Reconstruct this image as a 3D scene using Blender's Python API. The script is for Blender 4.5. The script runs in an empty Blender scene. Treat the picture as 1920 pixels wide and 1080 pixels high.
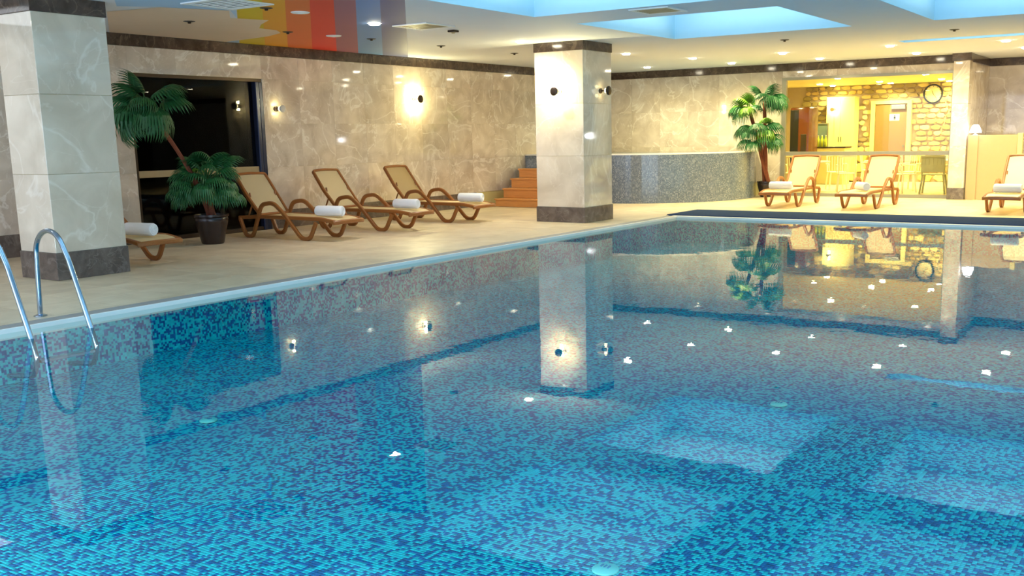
import bpy, bmesh, math, random
import numpy as np
from mathutils import Vector, Matrix
random.seed(7)
C = bpy.context.scene.collection
scene = bpy.context.scene
PI = math.pi

# ------------------------------------------------------------------ camera
H = 1.459
yaw, pitch, roll = 0.5730, 0.1820, -0.0170
fw = Vector((-math.sin(yaw)*math.cos(pitch), math.cos(yaw)*math.cos(pitch), -math.sin(pitch)))
r0 = fw.cross(Vector((0, 0, 1))).normalized(); u0 = r0.cross(fw)
rv = r0*math.cos(roll) + u0*math.sin(roll); uv = u0*math.cos(roll) - r0*math.sin(roll)
cd = bpy.data.cameras.new('camera'); cam = bpy.data.objects.new('camera', cd); C.objects.link(cam)
cam.matrix_world = Matrix(((rv.x, uv.x, -fw.x, 0), (rv.y, uv.y, -fw.y, 0), (rv.z, uv.z, -fw.z, H), (0, 0, 0, 1)))
cd.sensor_width = 36; cd.lens = 1885.3/1920*36
cd.shift_x = -92.2/1920; cd.shift_y = 61.9/1920
cd.clip_end = 200
scene.camera = cam
# ------------------------------------------------------------------ world, exposure
w = bpy.data.worlds.new('world'); scene.world = w; w.use_nodes = True
bg = w.node_tree.nodes['Background']; bg.inputs[0].default_value = (0.58, 0.74, 1.0, 1); bg.inputs[1].default_value = 3.6
vs = scene.view_settings
vs.view_transform = 'Standard'; vs.look = 'None'; vs.gamma = 1; vs.use_curve_mapping = False; vs.exposure = 0.55
E_SUB = 150
WARM = (1.0, 0.90, 0.43); NEUT = (1.0, 0.95, 0.88); YEL = (1.0, 0.92, 0.34)
E_BACK, E_FRONT, E_LOBBY, E_SCONCE, E_COFFER = 225, 120, 250, 44, 32

# ------------------------------------------------------------------ materials
def lin(r, g, b):
    f = lambda c: (c/255/12.92) if c/255 <= .04045 else ((c/255+.055)/1.055)**2.4
    return (f(r), f(g), f(b), 1)
def newmat(n):
    m = bpy.data.materials.new(n); m.use_nodes = True
    return m, m.node_tree.nodes, m.node_tree.links, m.node_tree.nodes['Principled BSDF']
def plain(n, col, rough=.5, metal=0, var=.06, scale=12, bump=0, spec=.5):
    m, N, L, b = newmat(n)
    tc = N.new('ShaderNodeTexCoord'); no = N.new('ShaderNodeTexNoise'); no.inputs['Scale'].default_value = scale; no.inputs['Detail'].default_value = 4
    L.new(tc.outputs['Object'], no.inputs['Vector'])
    mx = N.new('ShaderNodeMix'); mx.data_type = 'RGBA'
    c = Vector(col[:3])
    mx.inputs[6].default_value = (*(c*(1-var)), 1); mx.inputs[7].default_value = (*(c*(1+var)), 1)
    L.new(no.outputs[0], mx.inputs[0]); L.new(mx.outputs[2], b.inputs['Base Color'])
    b.inputs['Roughness'].default_value = rough; b.inputs['Metallic'].default_value = metal
    b.inputs['Specular IOR Level'].default_value = spec
    if bump:
        bp = N.new('ShaderNodeBump'); bp.inputs['Strength'].default_value = bump; bp.inputs['Distance'].default_value = .01
        L.new(no.outputs[0], bp.inputs['Height']); L.new(bp.outputs[0], b.inputs['Normal'])
    return m
def emis(n, col, s):
    m, N, L, b = newmat(n)
    b.inputs['Base Color'].default_value = (*col[:3], 1); b.inputs['Emission Color'].default_value = (*col[:3], 1); b.inputs['Emission Strength'].default_value = s
    return m
def marble(n, c1, c2, vein, rough=.045, veinamt=.7, scale=1.3, tint=.10):
    m, N, L, b = newmat(n)
    tc = N.new('ShaderNodeTexCoord'); oi = N.new('ShaderNodeObjectInfo')
    mul = N.new('ShaderNodeVectorMath'); mul.operation = 'SCALE'; mul.inputs[0].default_value = (37, 53, 71)
    L.new(oi.outputs['Random'], mul.inputs['Scale'])
    add = N.new('ShaderNodeVectorMath'); L.new(tc.outputs['Object'], add.inputs[0]); L.new(mul.outputs[0], add.inputs[1])
    n1 = N.new('ShaderNodeTexNoise'); n1.inputs['Scale'].default_value = scale*2; n1.inputs['Detail'].default_value = 7; n1.inputs['Distortion'].default_value = .7
    L.new(add.outputs[0], n1.inputs['Vector'])
    cr = N.new('ShaderNodeValToRGB'); cr.color_ramp.elements[0].position = .35; cr.color_ramp.elements[1].position = .68
    cr.color_ramp.elements[0].color = c1; cr.color_ramp.elements[1].color = c2
    L.new(n1.outputs[0], cr.inputs[0])
    out = cr.outputs[0]
    for k, (sc, wd, am) in enumerate(((scale*.75, .016, veinamt), (scale*1.9, .012, veinamt*.55))):
        n2 = N.new('ShaderNodeTexNoise'); n2.inputs['Scale'].default_value = sc; n2.inputs['Detail'].default_value = 5; n2.inputs['Distortion'].default_value = 1.2
        of = N.new('ShaderNodeVectorMath'); of.inputs[1].default_value = (k*9+3, 4, 7); L.new(add.outputs[0], of.inputs[0]); L.new(of.outputs[0], n2.inputs['Vector'])
        s = N.new('ShaderNodeMath'); s.operation = 'SUBTRACT'; s.inputs[1].default_value = .5; L.new(n2.outputs[0], s.inputs[0])
        a = N.new('ShaderNodeMath'); a.operation = 'ABSOLUTE'; L.new(s.outputs[0], a.inputs[0])
        mr = N.new('ShaderNodeMapRange'); mr.inputs[1].default_value = 0; mr.inputs[2].default_value = wd; mr.inputs[3].default_value = am; mr.inputs[4].default_value = 0
        L.new(a.outputs[0], mr.inputs[0])
        mx = N.new('ShaderNodeMix'); mx.data_type = 'RGBA'; mx.inputs[7].default_value = vein
        L.new(mr.outputs[0], mx.inputs[0]); L.new(out, mx.inputs[6]); out = mx.outputs[2]
    mr = N.new('ShaderNodeMapRange'); mr.inputs[3].default_value = 1-tint; mr.inputs[4].default_value = 1+tint*.6
    L.new(oi.outputs['Random'], mr.inputs[0])
    vm = N.new('ShaderNodeVectorMath'); vm.operation = 'SCALE'; L.new(out, vm.inputs[0]); L.new(mr.outputs[0], vm.inputs['Scale'])
    L.new(vm.outputs[0], b.inputs['Base Color'])
    b.inputs['Roughness'].default_value = rough
    return m
def wood(n, c, rough=.4):
    m, N, L, b = newmat(n)
    tc = N.new('ShaderNodeTexCoord'); mp = N.new('ShaderNodeMapping'); mp.inputs['Scale'].default_value = (3, 40, 40)
    no = N.new('ShaderNodeTexNoise'); no.inputs['Scale'].default_value = 1.5; no.inputs['Detail'].default_value = 5
    L.new(tc.outputs['Object'], mp.inputs[0]); L.new(mp.outputs[0], no.inputs['Vector'])
    mx = N.new('ShaderNodeMix'); mx.data_type = 'RGBA'; c = Vector(c[:3])
    mx.inputs[6].default_value = (*(c*.75), 1); mx.inputs[7].default_value = (*(c*1.2), 1)
    L.new(no.outputs[0], mx.inputs[0]); L.new(mx.outputs[2], b.inputs['Base Color']); b.inputs['Roughness'].default_value = rough
    return m
def mosaic(n, cols, size, thr=.5, rough=.25, low=.0, dims=(1, 1, 1)):
    """random mosaic: one colour per cell of a world-space grid"""
    m, N, L, b = newmat(n)
    ge = N.new('ShaderNodeNewGeometry')
    sc = N.new('ShaderNodeVectorMath'); sc.operation = 'SCALE'; sc.inputs['Scale'].default_value = 1/size; L.new(ge.outputs['Position'], sc.inputs[0])
    # shift off integer planes so flat faces never flicker between two cells
    sh = N.new('ShaderNodeVectorMath'); sh.inputs[1].default_value = (.0, .0, .37); L.new(sc.outputs[0], sh.inputs[0])
    fl = N.new('ShaderNodeVectorMath'); fl.operation = 'FLOOR'; L.new(sh.outputs[0], fl.inputs[0])
    wn = N.new('ShaderNodeTexWhiteNoise'); wn.noise_dimensions = '3D'; L.new(fl.outputs[0], wn.inputs['Vector'])
    nz = N.new('ShaderNodeTexNoise'); nz.inputs['Scale'].default_value = .16; nz.inputs['Detail'].default_value = 1.5; L.new(fl.outputs[0], nz.inputs['Vector'])
    s = N.new('ShaderNodeMath'); s.operation = 'MULTIPLY_ADD'; s.inputs[1].default_value = low; L.new(nz.outputs[0], s.inputs[0]); L.new(wn.outputs['Value'], s.inputs[2])
    cr = N.new('ShaderNodeValToRGB'); cr.color_ramp.interpolation = 'CONSTANT'
    off = low*.5
    els = cr.color_ramp.elements
    els[0].position = 0; els[0].color = cols[0][1]
    els[1].position = min(.99, (cols[1][0]+off)/(1+low)); els[1].color = cols[1][1]
    for p, c in cols[2:]:
        e = els.new(min(.99, (p+off)/(1+low))); e.color = c
    dv = N.new('ShaderNodeMath'); dv.operation = 'DIVIDE'; dv.inputs[1].default_value = 1+low; L.new(s.outputs[0], dv.inputs[0]); L.new(dv.outputs[0], cr.inputs[0])
    # slight tone difference inside each colour
    v = N.new('ShaderNodeMapRange'); v.inputs[3].default_value = .86; v.inputs[4].default_value = 1.14
    sp = N.new('ShaderNodeSeparateColor'); L.new(wn.outputs['Color'], sp.inputs[0]); L.new(sp.outputs[1], v.inputs[0])
    vm = N.new('ShaderNodeVectorMath'); vm.operation = 'SCALE'; L.new(cr.outputs[0], vm.inputs[0]); L.new(v.outputs[0], vm.inputs['Scale'])
    L.new(vm.outputs[0], b.inputs['Base Color']); b.inputs['Roughness'].default_value = rough
    return m

M = {}
M['marble'] = marble('polished_beige_marble', lin(202, 184, 163), lin(230, 215, 196), lin(250, 242, 230), veinamt=.62, tint=.11)
M['marble_pillar'] = marble('pillar_marble', lin(208, 190, 166), lin(234, 218, 196), lin(248, 238, 224), scale=.8, tint=.05, veinamt=.45)
M['dark_marble'] = marble('dark_brown_marble', lin(66, 52, 44), lin(96, 78, 66), lin(150, 130, 112), rough=.12, veinamt=.35, scale=3)
M['grey_marble'] = marble('grey_base_marble', lin(92, 80, 74), lin(122, 108, 98), lin(160, 146, 134), rough=.2, veinamt=.35, scale=3)
M['tile'] = marble('beige_deck_tile', lin(202, 182, 150), lin(222, 204, 172), lin(230, 214, 186), rough=.38, veinamt=.25, scale=1.2, tint=.06)
M['grout'] = plain('deck_grout', lin(170, 150, 120), .8)
M['ceil'] = plain('white_plaster', lin(220, 224, 234), .75, var=.02, scale=3)
M['coffer'] = plain('light_blue_coffer_paint', lin(196, 224, 236), .7, var=.02)
M['white'] = plain('white_enamel', lin(235, 235, 232), .45, var=.02)
M['dark_metal'] = plain('dark_bronze_metal', lin(70, 58, 48), .35, .6)
M['black'] = plain('black_plastic', lin(18, 18, 20), .4)
M['chrome'] = plain('polished_steel', lin(165, 178, 192), .12, 1.0, var=.02)
M['wood'] = wood('warm_brown_resin_wood', lin(150, 92, 42), .38)
M['step_wood'] = wood('orange_pine', lin(212, 146, 84), .45)
M['sling'] = plain('beige_sling_mesh', lin(246, 228, 184), .8, var=.05, scale=140, bump=.2)
M['towel'] = plain('white_terry_towel', lin(240, 238, 236), .95, var=.03, scale=160, bump=.6)
M['pot'] = plain('dark_brown_glazed_pot', lin(44, 30, 26), .25, var=.2, scale=5)
M['soil'] = plain('dark_potting_soil', lin(50, 36, 26), .95, var=.4, scale=60, bump=.8)
M['trunk'] = plain('red_brown_palm_fibre', lin(120, 62, 38), .85, var=.35, scale=40, bump=.9)
M['leaf'] = plain('deep_green_palm_leaf', lin(30, 92, 46), .5, var=.35, scale=6)
M['leaf2'] = plain('yellow_green_palm_leaf', lin(104, 150, 44), .5, var=.3, scale=6)
M['frame_blue'] = plain('dark_blue_metal_frame', lin(44, 50, 74), .22, .5)
M['frame_grey'] = plain('grey_metal_frame', lin(150, 145, 130), .35, .4)
M['beige_bar'] = plain('beige_bar_metal', lin(170, 150, 112), .4)
M['night'] = plain('dark_void_box', lin(16, 17, 18), .9)
M['slate'] = plain('slate_blue_grating', lin(58, 76, 106), .95, var=.1, spec=.1)
M['white_edge'] = plain('white_pool_edge', lin(250, 244, 232), .35, var=.03)
M['grey_edge'] = plain('grey_overflow_channel', lin(150, 146, 140), .6, var=.2, scale=60)
M['steel_dark'] = plain('dark_grey_slot', lin(60, 56, 52), .6)  # dark grey for fitting plates and vent backing
TUR, TUR2, BLU, BLU2 = lin(0, 196, 204), lin(0, 184, 196), lin(0, 98, 158), lin(0, 84, 142)
TS = .020
M['pool'] = mosaic('turquoise_blue_pool_mosaic', [(0, TUR), (.30, TUR2), (.56, BLU), (.80, BLU2)], TS, low=.5)
M['pool_grout'] = plain('pool_grout', lin(40, 120, 160), .8)
M['plinth_mosaic'] = mosaic('grey_blue_glass_mosaic', [(0, lin(100, 110, 126)), (.3, lin(110, 120, 134)), (.6, lin(120, 128, 140)), (.85, lin(138, 144, 152))], .022, rough=.15)
M['brown_wall'] = marble('brown_marble', lin(90, 74, 60), lin(120, 100, 82), lin(150, 130, 110), rough=.3)
M['door'] = plain('brown_door_laminate', lin(132, 104, 64), .5)
M['cream'] = plain('cream_paint', lin(222, 206, 140), .6, var=.03)
M['tan'] = plain('tan_laminate_panel', lin(186, 160, 120), .45, var=.03)
M['teal_glass'] = plain('teal_grey_screen', lin(110, 128, 120), .2)
M['redwood'] = plain('glossy_red_brown', lin(92, 46, 26), .2)
M['bottle'] = plain('yellow_green_bottle', lin(190, 200, 70), .15)
M['chair_white'] = plain('cream_white_plastic', lin(240, 232, 200), .4)
M['chair_grey'] = plain('grey_plastic_rattan', lin(170, 165, 130), .6)
M['disc_white'] = plain('milky_disc', lin(220, 215, 205), .5)
# rainbow mural colours
MUR = [('yellow', lin(214, 186, 24)), ('amber', lin(228, 158, 16)), ('orange', lin(222, 106, 40)), ('red', lin(222, 40, 22)), ('plum', lin(150, 86, 112)), ('light_blue', lin(96, 140, 200)), ('slate_blue', lin(86, 92, 146))]
for n, c in MUR: M['mural_'+n] = plain('mural_paint_'+n, c, .6, var=.03, scale=2)
M['mural_cloud'] = plain('mural_paint_cloud', lin(226, 204, 182), .65, var=.05, scale=2)
M['mural_sky'] = plain('mural_paint_sky', lin(168, 202, 236), .65, var=.05, scale=2)
M['lamp_on'] = emis('lit_lamp_glass', (1, .90, .66), 40)
M['panel_lit'] = emis('lit_panel', (.90, .94, 1), 1.8)
M['lamp_white'] = emis('lit_cool_lamp', (.92, .93, 1), 6)
M['lamp_dim'] = emis('weak_lamp_glass', (1, .88, .7), 1.3)

def glassmat(n, tint, ior, bump=None, boost=0):
    m = bpy.data.materials.new(n); m.use_nodes = True
    N, L = m.node_tree.nodes, m.node_tree.links; N.remove(N['Principled BSDF'])
    out = N['Material Output']; tr = N.new('ShaderNodeBsdfTransparent'); tr.inputs[0].default_value = tint
    gl = N.new('ShaderNodeBsdfGlossy'); gl.inputs['Roughness'].default_value = 0.0
    fr = N.new('ShaderNodeFresnel'); fr.inputs['IOR'].default_value = ior
    mx = N.new('ShaderNodeMixShader'); L.new(fr.outputs[0], mx.inputs[0]); L.new(tr.outputs[0], mx.inputs[1]); L.new(gl.outputs[0], mx.inputs[2]); L.new(mx.outputs[0], out.inputs[0])
    if bump:
        tc = N.new('ShaderNodeTexCoord'); prev = None
        for sc, st, ds in bump:
            no = N.new('ShaderNodeTexNoise'); no.inputs['Scale'].default_value = sc; no.inputs['Detail'].default_value = 2
            L.new(tc.outputs['Object'], no.inputs['Vector'])
            bp = N.new('ShaderNodeBump'); bp.inputs['Strength'].default_value = st; bp.inputs['Distance'].default_value = ds
            L.new(no.outputs[0], bp.inputs['Height'])
            if prev: L.new(prev.outputs[0], bp.inputs['Normal'])
            prev = bp
        L.new(prev.outputs[0], gl.inputs['Normal'])
    return m
M['water'] = glassmat('clear_pool_water', (.74, .98, 1, 1), 1.29, [(1.1, 1, .0012), (6, 1, .0003)])
M['glass'] = glassmat('window_glass', (.95, .96, .94, 1), 1.3)
M['glass_dark'] = glassmat('night_window_glass', (.5, .52, .5, 1), 1.22)

# ------------------------------------------------------------------ mesh helpers
def box(bm, x0, x1, y0, y1, z0, z1, bev=0):
    vs_ = [bm.verts.new(p) for p in ((x0,y0,z0),(x1,y0,z0),(x1,y1,z0),(x0,y1,z0),(x0,y0,z1),(x1,y0,z1),(x1,y1,z1),(x0,y1,z1))]
    fs = [bm.faces.new([vs_[i] for i in q]) for q in ((0,3,2,1),(4,5,6,7),(0,1,5,4),(1,2,6,5),(2,3,7,6),(3,0,4,7))]
    if bev:
        es = list({e for f in fs for e in f.edges})
        bmesh.ops.bevel(bm, geom=es, offset=bev, segments=2, affect='EDGES', profile=.5)
    return bm
def fillet(pts, r, n=5, closed=False):
    pts = [Vector(p) for p in pts]; out = []
    N_ = len(pts)
    for i, p in enumerate(pts):
        if not closed and i in (0, N_-1): out.append(p); continue
        a, b = pts[i-1], pts[(i+1) % N_]
        da, db = (a-p), (b-p); rr = min(r, da.length*.48, db.length*.48)
        A, B = p+da.normalized()*rr, p+db.normalized()*rr
        for k in range(n+1):
            t = k/n; out.append(A*(1-t)**2 + p*2*t*(1-t) + B*t*t)
    return out
def sweep(bm, pts, w_, h_, side=Vector((0,1,0)), nseg=0, closed=False, taper=None):
    """sweep a section along pts. nseg=0: chamfered bar w_(along side) x h_; else round tube radius w_"""
    pts = [Vector(p) for p in pts]; rings = []
    n = len(pts)
    for i, p in enumerate(pts):
        if closed: t = pts[(i+1) % n]-pts[i-1]
        else: t = pts[min(i+1, n-1)]-pts[max(i-1, 0)]
        t.normalize(); s = side - t*side.dot(t)
        if s.length < 1e-4: s = Vector((1,0,0)) - t*t.x
        s.normalize(); q = t.cross(s)
        k = taper(i/(n-1)) if taper else 1
        if nseg:
            ring = [p + (s*math.cos(a)+q*math.sin(a))*w_*k for a in [2*PI*j/nseg for j in range(nseg)]]
        else:
            c = min(w_, h_)*.25; W, Hh = w_/2*k, h_/2*k
            ring = [p+s*a+q*b for a, b in ((W,Hh-c),(W-c,Hh),(-W+c,Hh),(-W,Hh-c),(-W,-Hh+c),(-W+c,-Hh),(W-c,-Hh),(W,-Hh+c))]
        rings.append([bm.verts.new(v) for v in ring])
    m = len(rings[0])
    for i in range(n if closed else n-1):
        a, b = rings[i], rings[(i+1) % n]
        for j in range(m): bm.faces.new((a[j], a[(j+1)%m], b[(j+1)%m], b[j]))
    if not closed:
        bm.faces.new(rings[0][::-1]); bm.faces.new(rings[-1])
    return bm
def lathe(bm, prof, n=24, axis='z', c=(0,0,0)):
    rings = []; c = Vector(c)
    for r, z in prof:
        ring = []
        for k in range(n):
            a = 2*PI*k/n
            v = {'z': (r*math.cos(a), r*math.sin(a), z), 'y': (r*math.cos(a), z, r*math.sin(a)), 'x': (z, r*math.cos(a), r*math.sin(a))}[axis]
            ring.append(bm.verts.new(c+Vector(v)))
        rings.append(ring)
    for a, b in zip(rings, rings[1:]):
        for j in range(n): bm.faces.new((a[j], a[(j+1)%n], b[(j+1)%n], b[j]))
    bm.faces.new(rings[0][::-1]); bm.faces.new(rings[-1])
    return bm
def prism(bm, poly, z0, z1):
    a = [bm.verts.new((x, y, z0)) for x, y in poly]; b = [bm.verts.new((x, y, z1)) for x, y in poly]
    bm.faces.new(a[::-1]); bm.faces.new(b); n = len(a)
    for i in range(n): bm.faces.new((a[i], a[(i+1)%n], b[(i+1)%n], b[i]))
    return bm
def obj(name, bm, m, parent=None, smooth=False, loc=None):
    bmesh.ops.recalc_face_normals(bm, faces=bm.faces)
    me = bpy.data.meshes.new(name); bm.to_mesh(me); bm.free()
    if smooth:
        for p in me.polygons: p.use_smooth = True
        try: me.set_sharp_from_angle(angle=math.radians(40))
        except Exception: pass
    me.materials.append(M[m] if isinstance(m, str) else m)
    o = bpy.data.objects.new(name, me); C.objects.link(o)
    if loc: o.location = loc
    if parent: o.parent = parent
    return o
def NB(): return bmesh.new()
def tag(o, label, cat, group=None):
    o['label'] = label; o['category'] = cat
    if group: o['group'] = group
    return o
def thing(name, label, cat, loc=(0,0,0), rz=0, group=None):
    o = bpy.data.objects.new(name, None); C.objects.link(o); o.location = loc; o.rotation_euler = (0, 0, rz); o.empty_display_size = .1
    return tag(o, label, cat, group)
def sempty(name, loc=(0,0,0)):
    o = bpy.data.objects.new(name, None); C.objects.link(o); o.location = loc; o['kind'] = 'structure'; return o
def struct(name, bm, m, **k):
    o = obj(name, bm, m, **k)
    if not o.parent: o['kind'] = 'structure'
    return o
def copy_tree(o, parent=None):
    c = o.copy(); C.objects.link(c); c.parent = parent
    for ch in list(o.children):
        if ch.type != 'LIGHT' or True: copy_tree(ch, c)
    return c
def light(kind, loc, energy, col, size=.1, direction=None, spot=None, size_y=None, parent=None, blend=.8):
    ld = bpy.data.lights.new('lamp_light', kind); ld.energy = energy; ld.color = col
    if kind == 'AREA':
        ld.size = size
        if size_y: ld.shape = 'RECTANGLE'; ld.size_y = size_y
    else: ld.shadow_soft_size = size
    if kind == 'SPOT': ld.spot_size = spot; ld.spot_blend = blend
    lo = bpy.data.objects.new('lamp_light', ld); C.objects.link(lo); lo.location = loc
    if direction: lo.rotation_euler = Vector(direction).to_track_quat('-Z', 'Y').to_euler()
    if parent: lo.parent = parent
    return lo

# ------------------------------------------------------------------ constants of the room
XW, YB, CZ = -13.24, 22.74, 3.0
PX, PY = -8.09, 16.45          # pool edges
PX2, PY0 = 5.0, .5
YR = 24.7                      # recessed right part of the back wall
PD = .45                      # depth of the pool floor as seen
WL = -.036

plate_cache = {}
def plate(name, parent, m, w_, h_, centre, normal, t=.02, gap=.0015, ch=.0025):
    """chamfered slab; its face looks along `normal` ('x+','y-','z+' ...)"""
    key = (round(w_, 3), round(h_, 3), normal, m, t)
    me = plate_cache.get(key)
    if me is None:
        bm = NB(); W, Hh = w_/2-gap, h_/2-gap
        def P(a, b, c):
            return {'x+': (c, a, b), 'x-': (-c, -a, b), 'y-': (a, -c, b), 'y+': (-a, c, b), 'z+': (a, b, c)}[normal]
        back = [bm.verts.new(P(a*W, b*Hh, -t)) for a, b in ((-1,-1),(1,-1),(1,1),(-1,1))]
        mid = [bm.verts.new(P(a*W, b*Hh, -ch*.8)) for a, b in ((-1,-1),(1,-1),(1,1),(-1,1))]
        fr = [bm.verts.new(P(a*(W-ch), b*(Hh-ch), 0)) for a, b in ((-1,-1),(1,-1),(1,1),(-1,1))]
        bm.faces.new(fr)
        for A, B in ((back, mid), (mid, fr)):
            for j in range(4): bm.faces.new((A[j], A[(j+1)%4], B[(j+1)%4], B[j]))
        bmesh.ops.recalc_face_normals(bm, faces=bm.faces)
        me = bpy.data.meshes.new(name); bm.to_mesh(me); bm.free(); me.materials.append(M[m]); plate_cache[key] = me
        if fr is None: pass
    o = bpy.data.objects.new(name, me); C.objects.link(o); o.location = centre; o.parent = parent
    return o
def splits(a, b, step, cuts=()):
    pts = sorted({a, b, *[c for c in cuts if a < c < b]}); out = []
    for p, q in zip(pts, pts[1:]):
        n = max(1, round((q-p)/step)); out += [(p+(q-p)*i/n, p+(q-p)*(i+1)/n) for i in range(n)]
    return out
def clad(parent, m, normal, pos, a0, a1, z0, z1, sa, sz, holes=(), name='marble_slab', stag=0):
    """slabs over a wall plane; holes = (a0,a1,z0,z1)"""
    cuts = [c for h in holes for c in h[:2]]; zc = [c for h in holes for c in h[2:]]
    for i, (p, q) in enumerate(splits(a0, a1, sa, cuts)):
        for z, zz in splits(z0, z1, sz, zc):
            ca, cz = (p+q)/2, (z+zz)/2
            if any(h[0] < ca < h[1] and h[2] < cz < h[3] for h in holes): continue
            c = (pos, ca, cz) if normal[0] == 'x' else (ca, pos, cz)
            plate(name, parent, m, q-p, zz-z, c, normal, gap=.0007, ch=.0012)

# ------------------------------------------------------------------ walls
WY0, WY1, WZ = 9.15, 11.60, 2.46       # the dark window
bm = NB(); T = .25
box(bm, XW-T, XW-.02, -4, WY0, -.1, 3.05); box(bm, XW-T, XW-.02, WY1, YB+T, -.1, 3.05); box(bm, XW-T, XW-.02, WY0, WY1, WZ, 3.05)
wl = struct('wall_left', bm, 'cream')
clad(wl, 'marble', 'x+', XW, -4, YB, .30, 2.83, .78, .84, holes=[(WY0, WY1, .30, WZ)])
bm = NB(); box(bm, XW-.02, XW+.012, -4, WY0, 0, .30, .003); box(bm, XW-.02, XW+.012, WY1, 17.25, 0, .30, .003); struct('baseboard_left', bm, 'grey_marble')
tr = sempty('trim_1', (0, 0, 0))
for p, q in splits(-4, YB, 1.2): plate('trim_piece', tr, 'dark_marble', q-p, .17, (XW+.02, (p+q)/2, 2.915), 'x+', t=.04)

GX0, GX1, GZ = -8.50, -4.72, 2.68
bm = NB()
box(bm, XW-T, GX0, YB+.02, YB+.2, -.1, 3.05); box(bm, GX0, GX1, YB+.02, YB+.2, GZ, 3.05)
wb = struct('wall_back', bm, 'cream')
clad(wb, 'marble', 'y-', YB, XW, GX0, .30, 2.83, .79, .84)
clad(wb, 'marble', 'y-', YB, GX0, GX1, GZ, 2.83, 1.26, .2)
bm = NB(); box(bm, -8.7, GX0-.01, YB-.012, YB+.02, 0, .30, .003); struct('baseboard_back', bm, 'grey_marble')
tr = sempty('trim_2')
for p, q in splits(XW, -4.72, 1.2): plate('trim_piece', tr, 'dark_marble', q-p, .17, ((p+q)/2, YB-.02, 2.915), 'y-', t=.04)
# recessed right part
bm = NB(); box(bm, -4.55, 8, YR+.02, YR+.2, -.1, 3.05); box(bm, -4.68, -4.42, YB-.02, YR+.02, -.1, 3.05); wr = struct('wall_right', bm, 'cream')
clad(wr, 'marble', 'x+', -4.40, YB-.02, YR, .0, 2.83, .9, .95)
clad(wr, 'marble', 'y-', YR, -4.4, 8, .0, 2.83, .85, .95)
plate('trim_piece', wr, 'dark_marble', YR-YB-.03, .17, (-4.38, (YR+YB)/2+.015, 2.915), 'x+', t=.04)
tr = sempty('trim_3')
for p, q in splits(-4.4, 8, 1.2): plate('trim_piece', tr, 'dark_marble', q-p, .17, ((p+q)/2, YR-.02, 2.915), 'y-', t=.04)

bm = NB(); box(bm, 8, 8.2, -4, YR+.2, -.1, 3.05); struct('wall_side_right', bm, 'brown_wall')  # unseen wall, added dark to keep bright reflections off the left window
# ------------------------------------------------------------------ ceiling with coffers
XR = [(-7.67, -4.72), (-3.55, -.60), (.55, 3.5)]
YRs = [(8.40, 11.36), (12.40, 15.48), (4.4, 7.4), (.4, 3.4)]
coffers = [(x0, x1, y0, y1) for x0, x1 in XR for y0, y1 in YRs] + [(-4.85, -1.0, 18.55, 18.98)]
xs = sorted({XW-.25, 8, *[c for h in coffers for c in h[:2]]}); ys = sorted({-4, YR+.2, *[c for h in coffers for c in h[2:]]})
bm = NB()
for x0, x1 in zip(xs, xs[1:]):
    for y0, y1 in zip(ys, ys[1:]):
        cx, cy = (x0+x1)/2, (y0+y1)/2
        if any(h[0] < cx < h[1] and h[2] < cy < h[3] for h in coffers): continue
        vv = [bm.verts.new(p) for p in ((x0,y0,CZ),(x0,y1,CZ),(x1,y1,CZ),(x1,y0,CZ))]; bm.faces.new(vv)
bmesh.ops.remove_doubles(bm, verts=bm.verts, dist=.0005)
r_ = bmesh.ops.extrude_face_region(bm, geom=bm.faces[:]); bmesh.ops.translate(bm, verts=[v for v in r_['geom'] if isinstance(v, bmesh.types.BMVert)], vec=(0, 0, .06))
ce = struct('ceiling', bm, 'ceil')
for x0, x1, y0, y1 in coffers:
    D = .55 if y1-y0 > 1 else .3
    bm = NB(); z0, z1 = CZ-.0015, CZ+D; t = .03; q_ = .008
    box(bm, x0-.0, x0+q_, y0, y1, z0, z1); box(bm, x1-q_, x1, y0, y1, z0, z1); box(bm, x0+q_, x1-q_, y0, y0+q_, z0, z1); box(bm, x0+q_, x1-q_, y1-q_, y1, z0, z1)
    s = struct('coffer_side', bm, 'coffer', parent=ce)
    bm = NB(); e = .12
    box(bm, x0-t, x1+t, y0-t, y1+t, z1, z1+.03); struct('coffer_top', bm, 'coffer', parent=ce)
    if D > .4:   # cove lamp hidden in the recess, washing the blue paint
        light('AREA', ((x0+x1)/2, (y0+y1)/2, CZ+.06), E_COFFER, (.62, .86, 1.0), 2.4, (0, 0, 1), size_y=2.4)
    else: light('AREA', ((x0+x1)/2, (y0+y1)/2, CZ+.03), 8, (.62, .86, 1.0), 3.6, (0, 0, 1), size_y=.3)

# painted rainbow, clouds and sky on the ceiling (flat paint, a thin film below the plaster)
mur = sempty('ceiling_mural')
bw = [(-13.23, 11.19), (-13.23, 11.71), (-13.23, 12.20), (-13.23, 12.75), (-13.23, 13.33), (-13.23, 13.87), (-13.23, 14.52), (-13.23, 15.23)]
bt = [(-9.25, 7.82), (-9.04, 8.0), (-8.85, 8.16), (-8.64, 8.33), (-8.44, 8.5), (-8.26, 8.66), (-8.05, 8.83), (-7.84, 9.01)]
def bnd(k):
    a, b = Vector(bw[k]), Vector(bt[k]); out = []
    for i in range(13):
        t = i/12*1.0
        p = a.lerp(b, t)
        out.append((p.x, p.y))
    return out
for k, (n, c) in enumerate(MUR):
    bm = NB(); A, B = bnd(k), bnd(k+1)
    va = [bm.verts.new((x, y, CZ-.002)) for x, y in A]; vb = [bm.verts.new((x, y, CZ-.002)) for x, y in B]
    for i in range(12): bm.faces.new((va[i], vb[i], vb[i+1], va[i+1]))
    o = obj('rainbow_band', bm, 'mural_'+n, mur); o['label'] = n.replace('_', ' ')+' band of the painted rainbow'
bm = NB()   # cloud with jagged edge towards the yellow band
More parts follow.
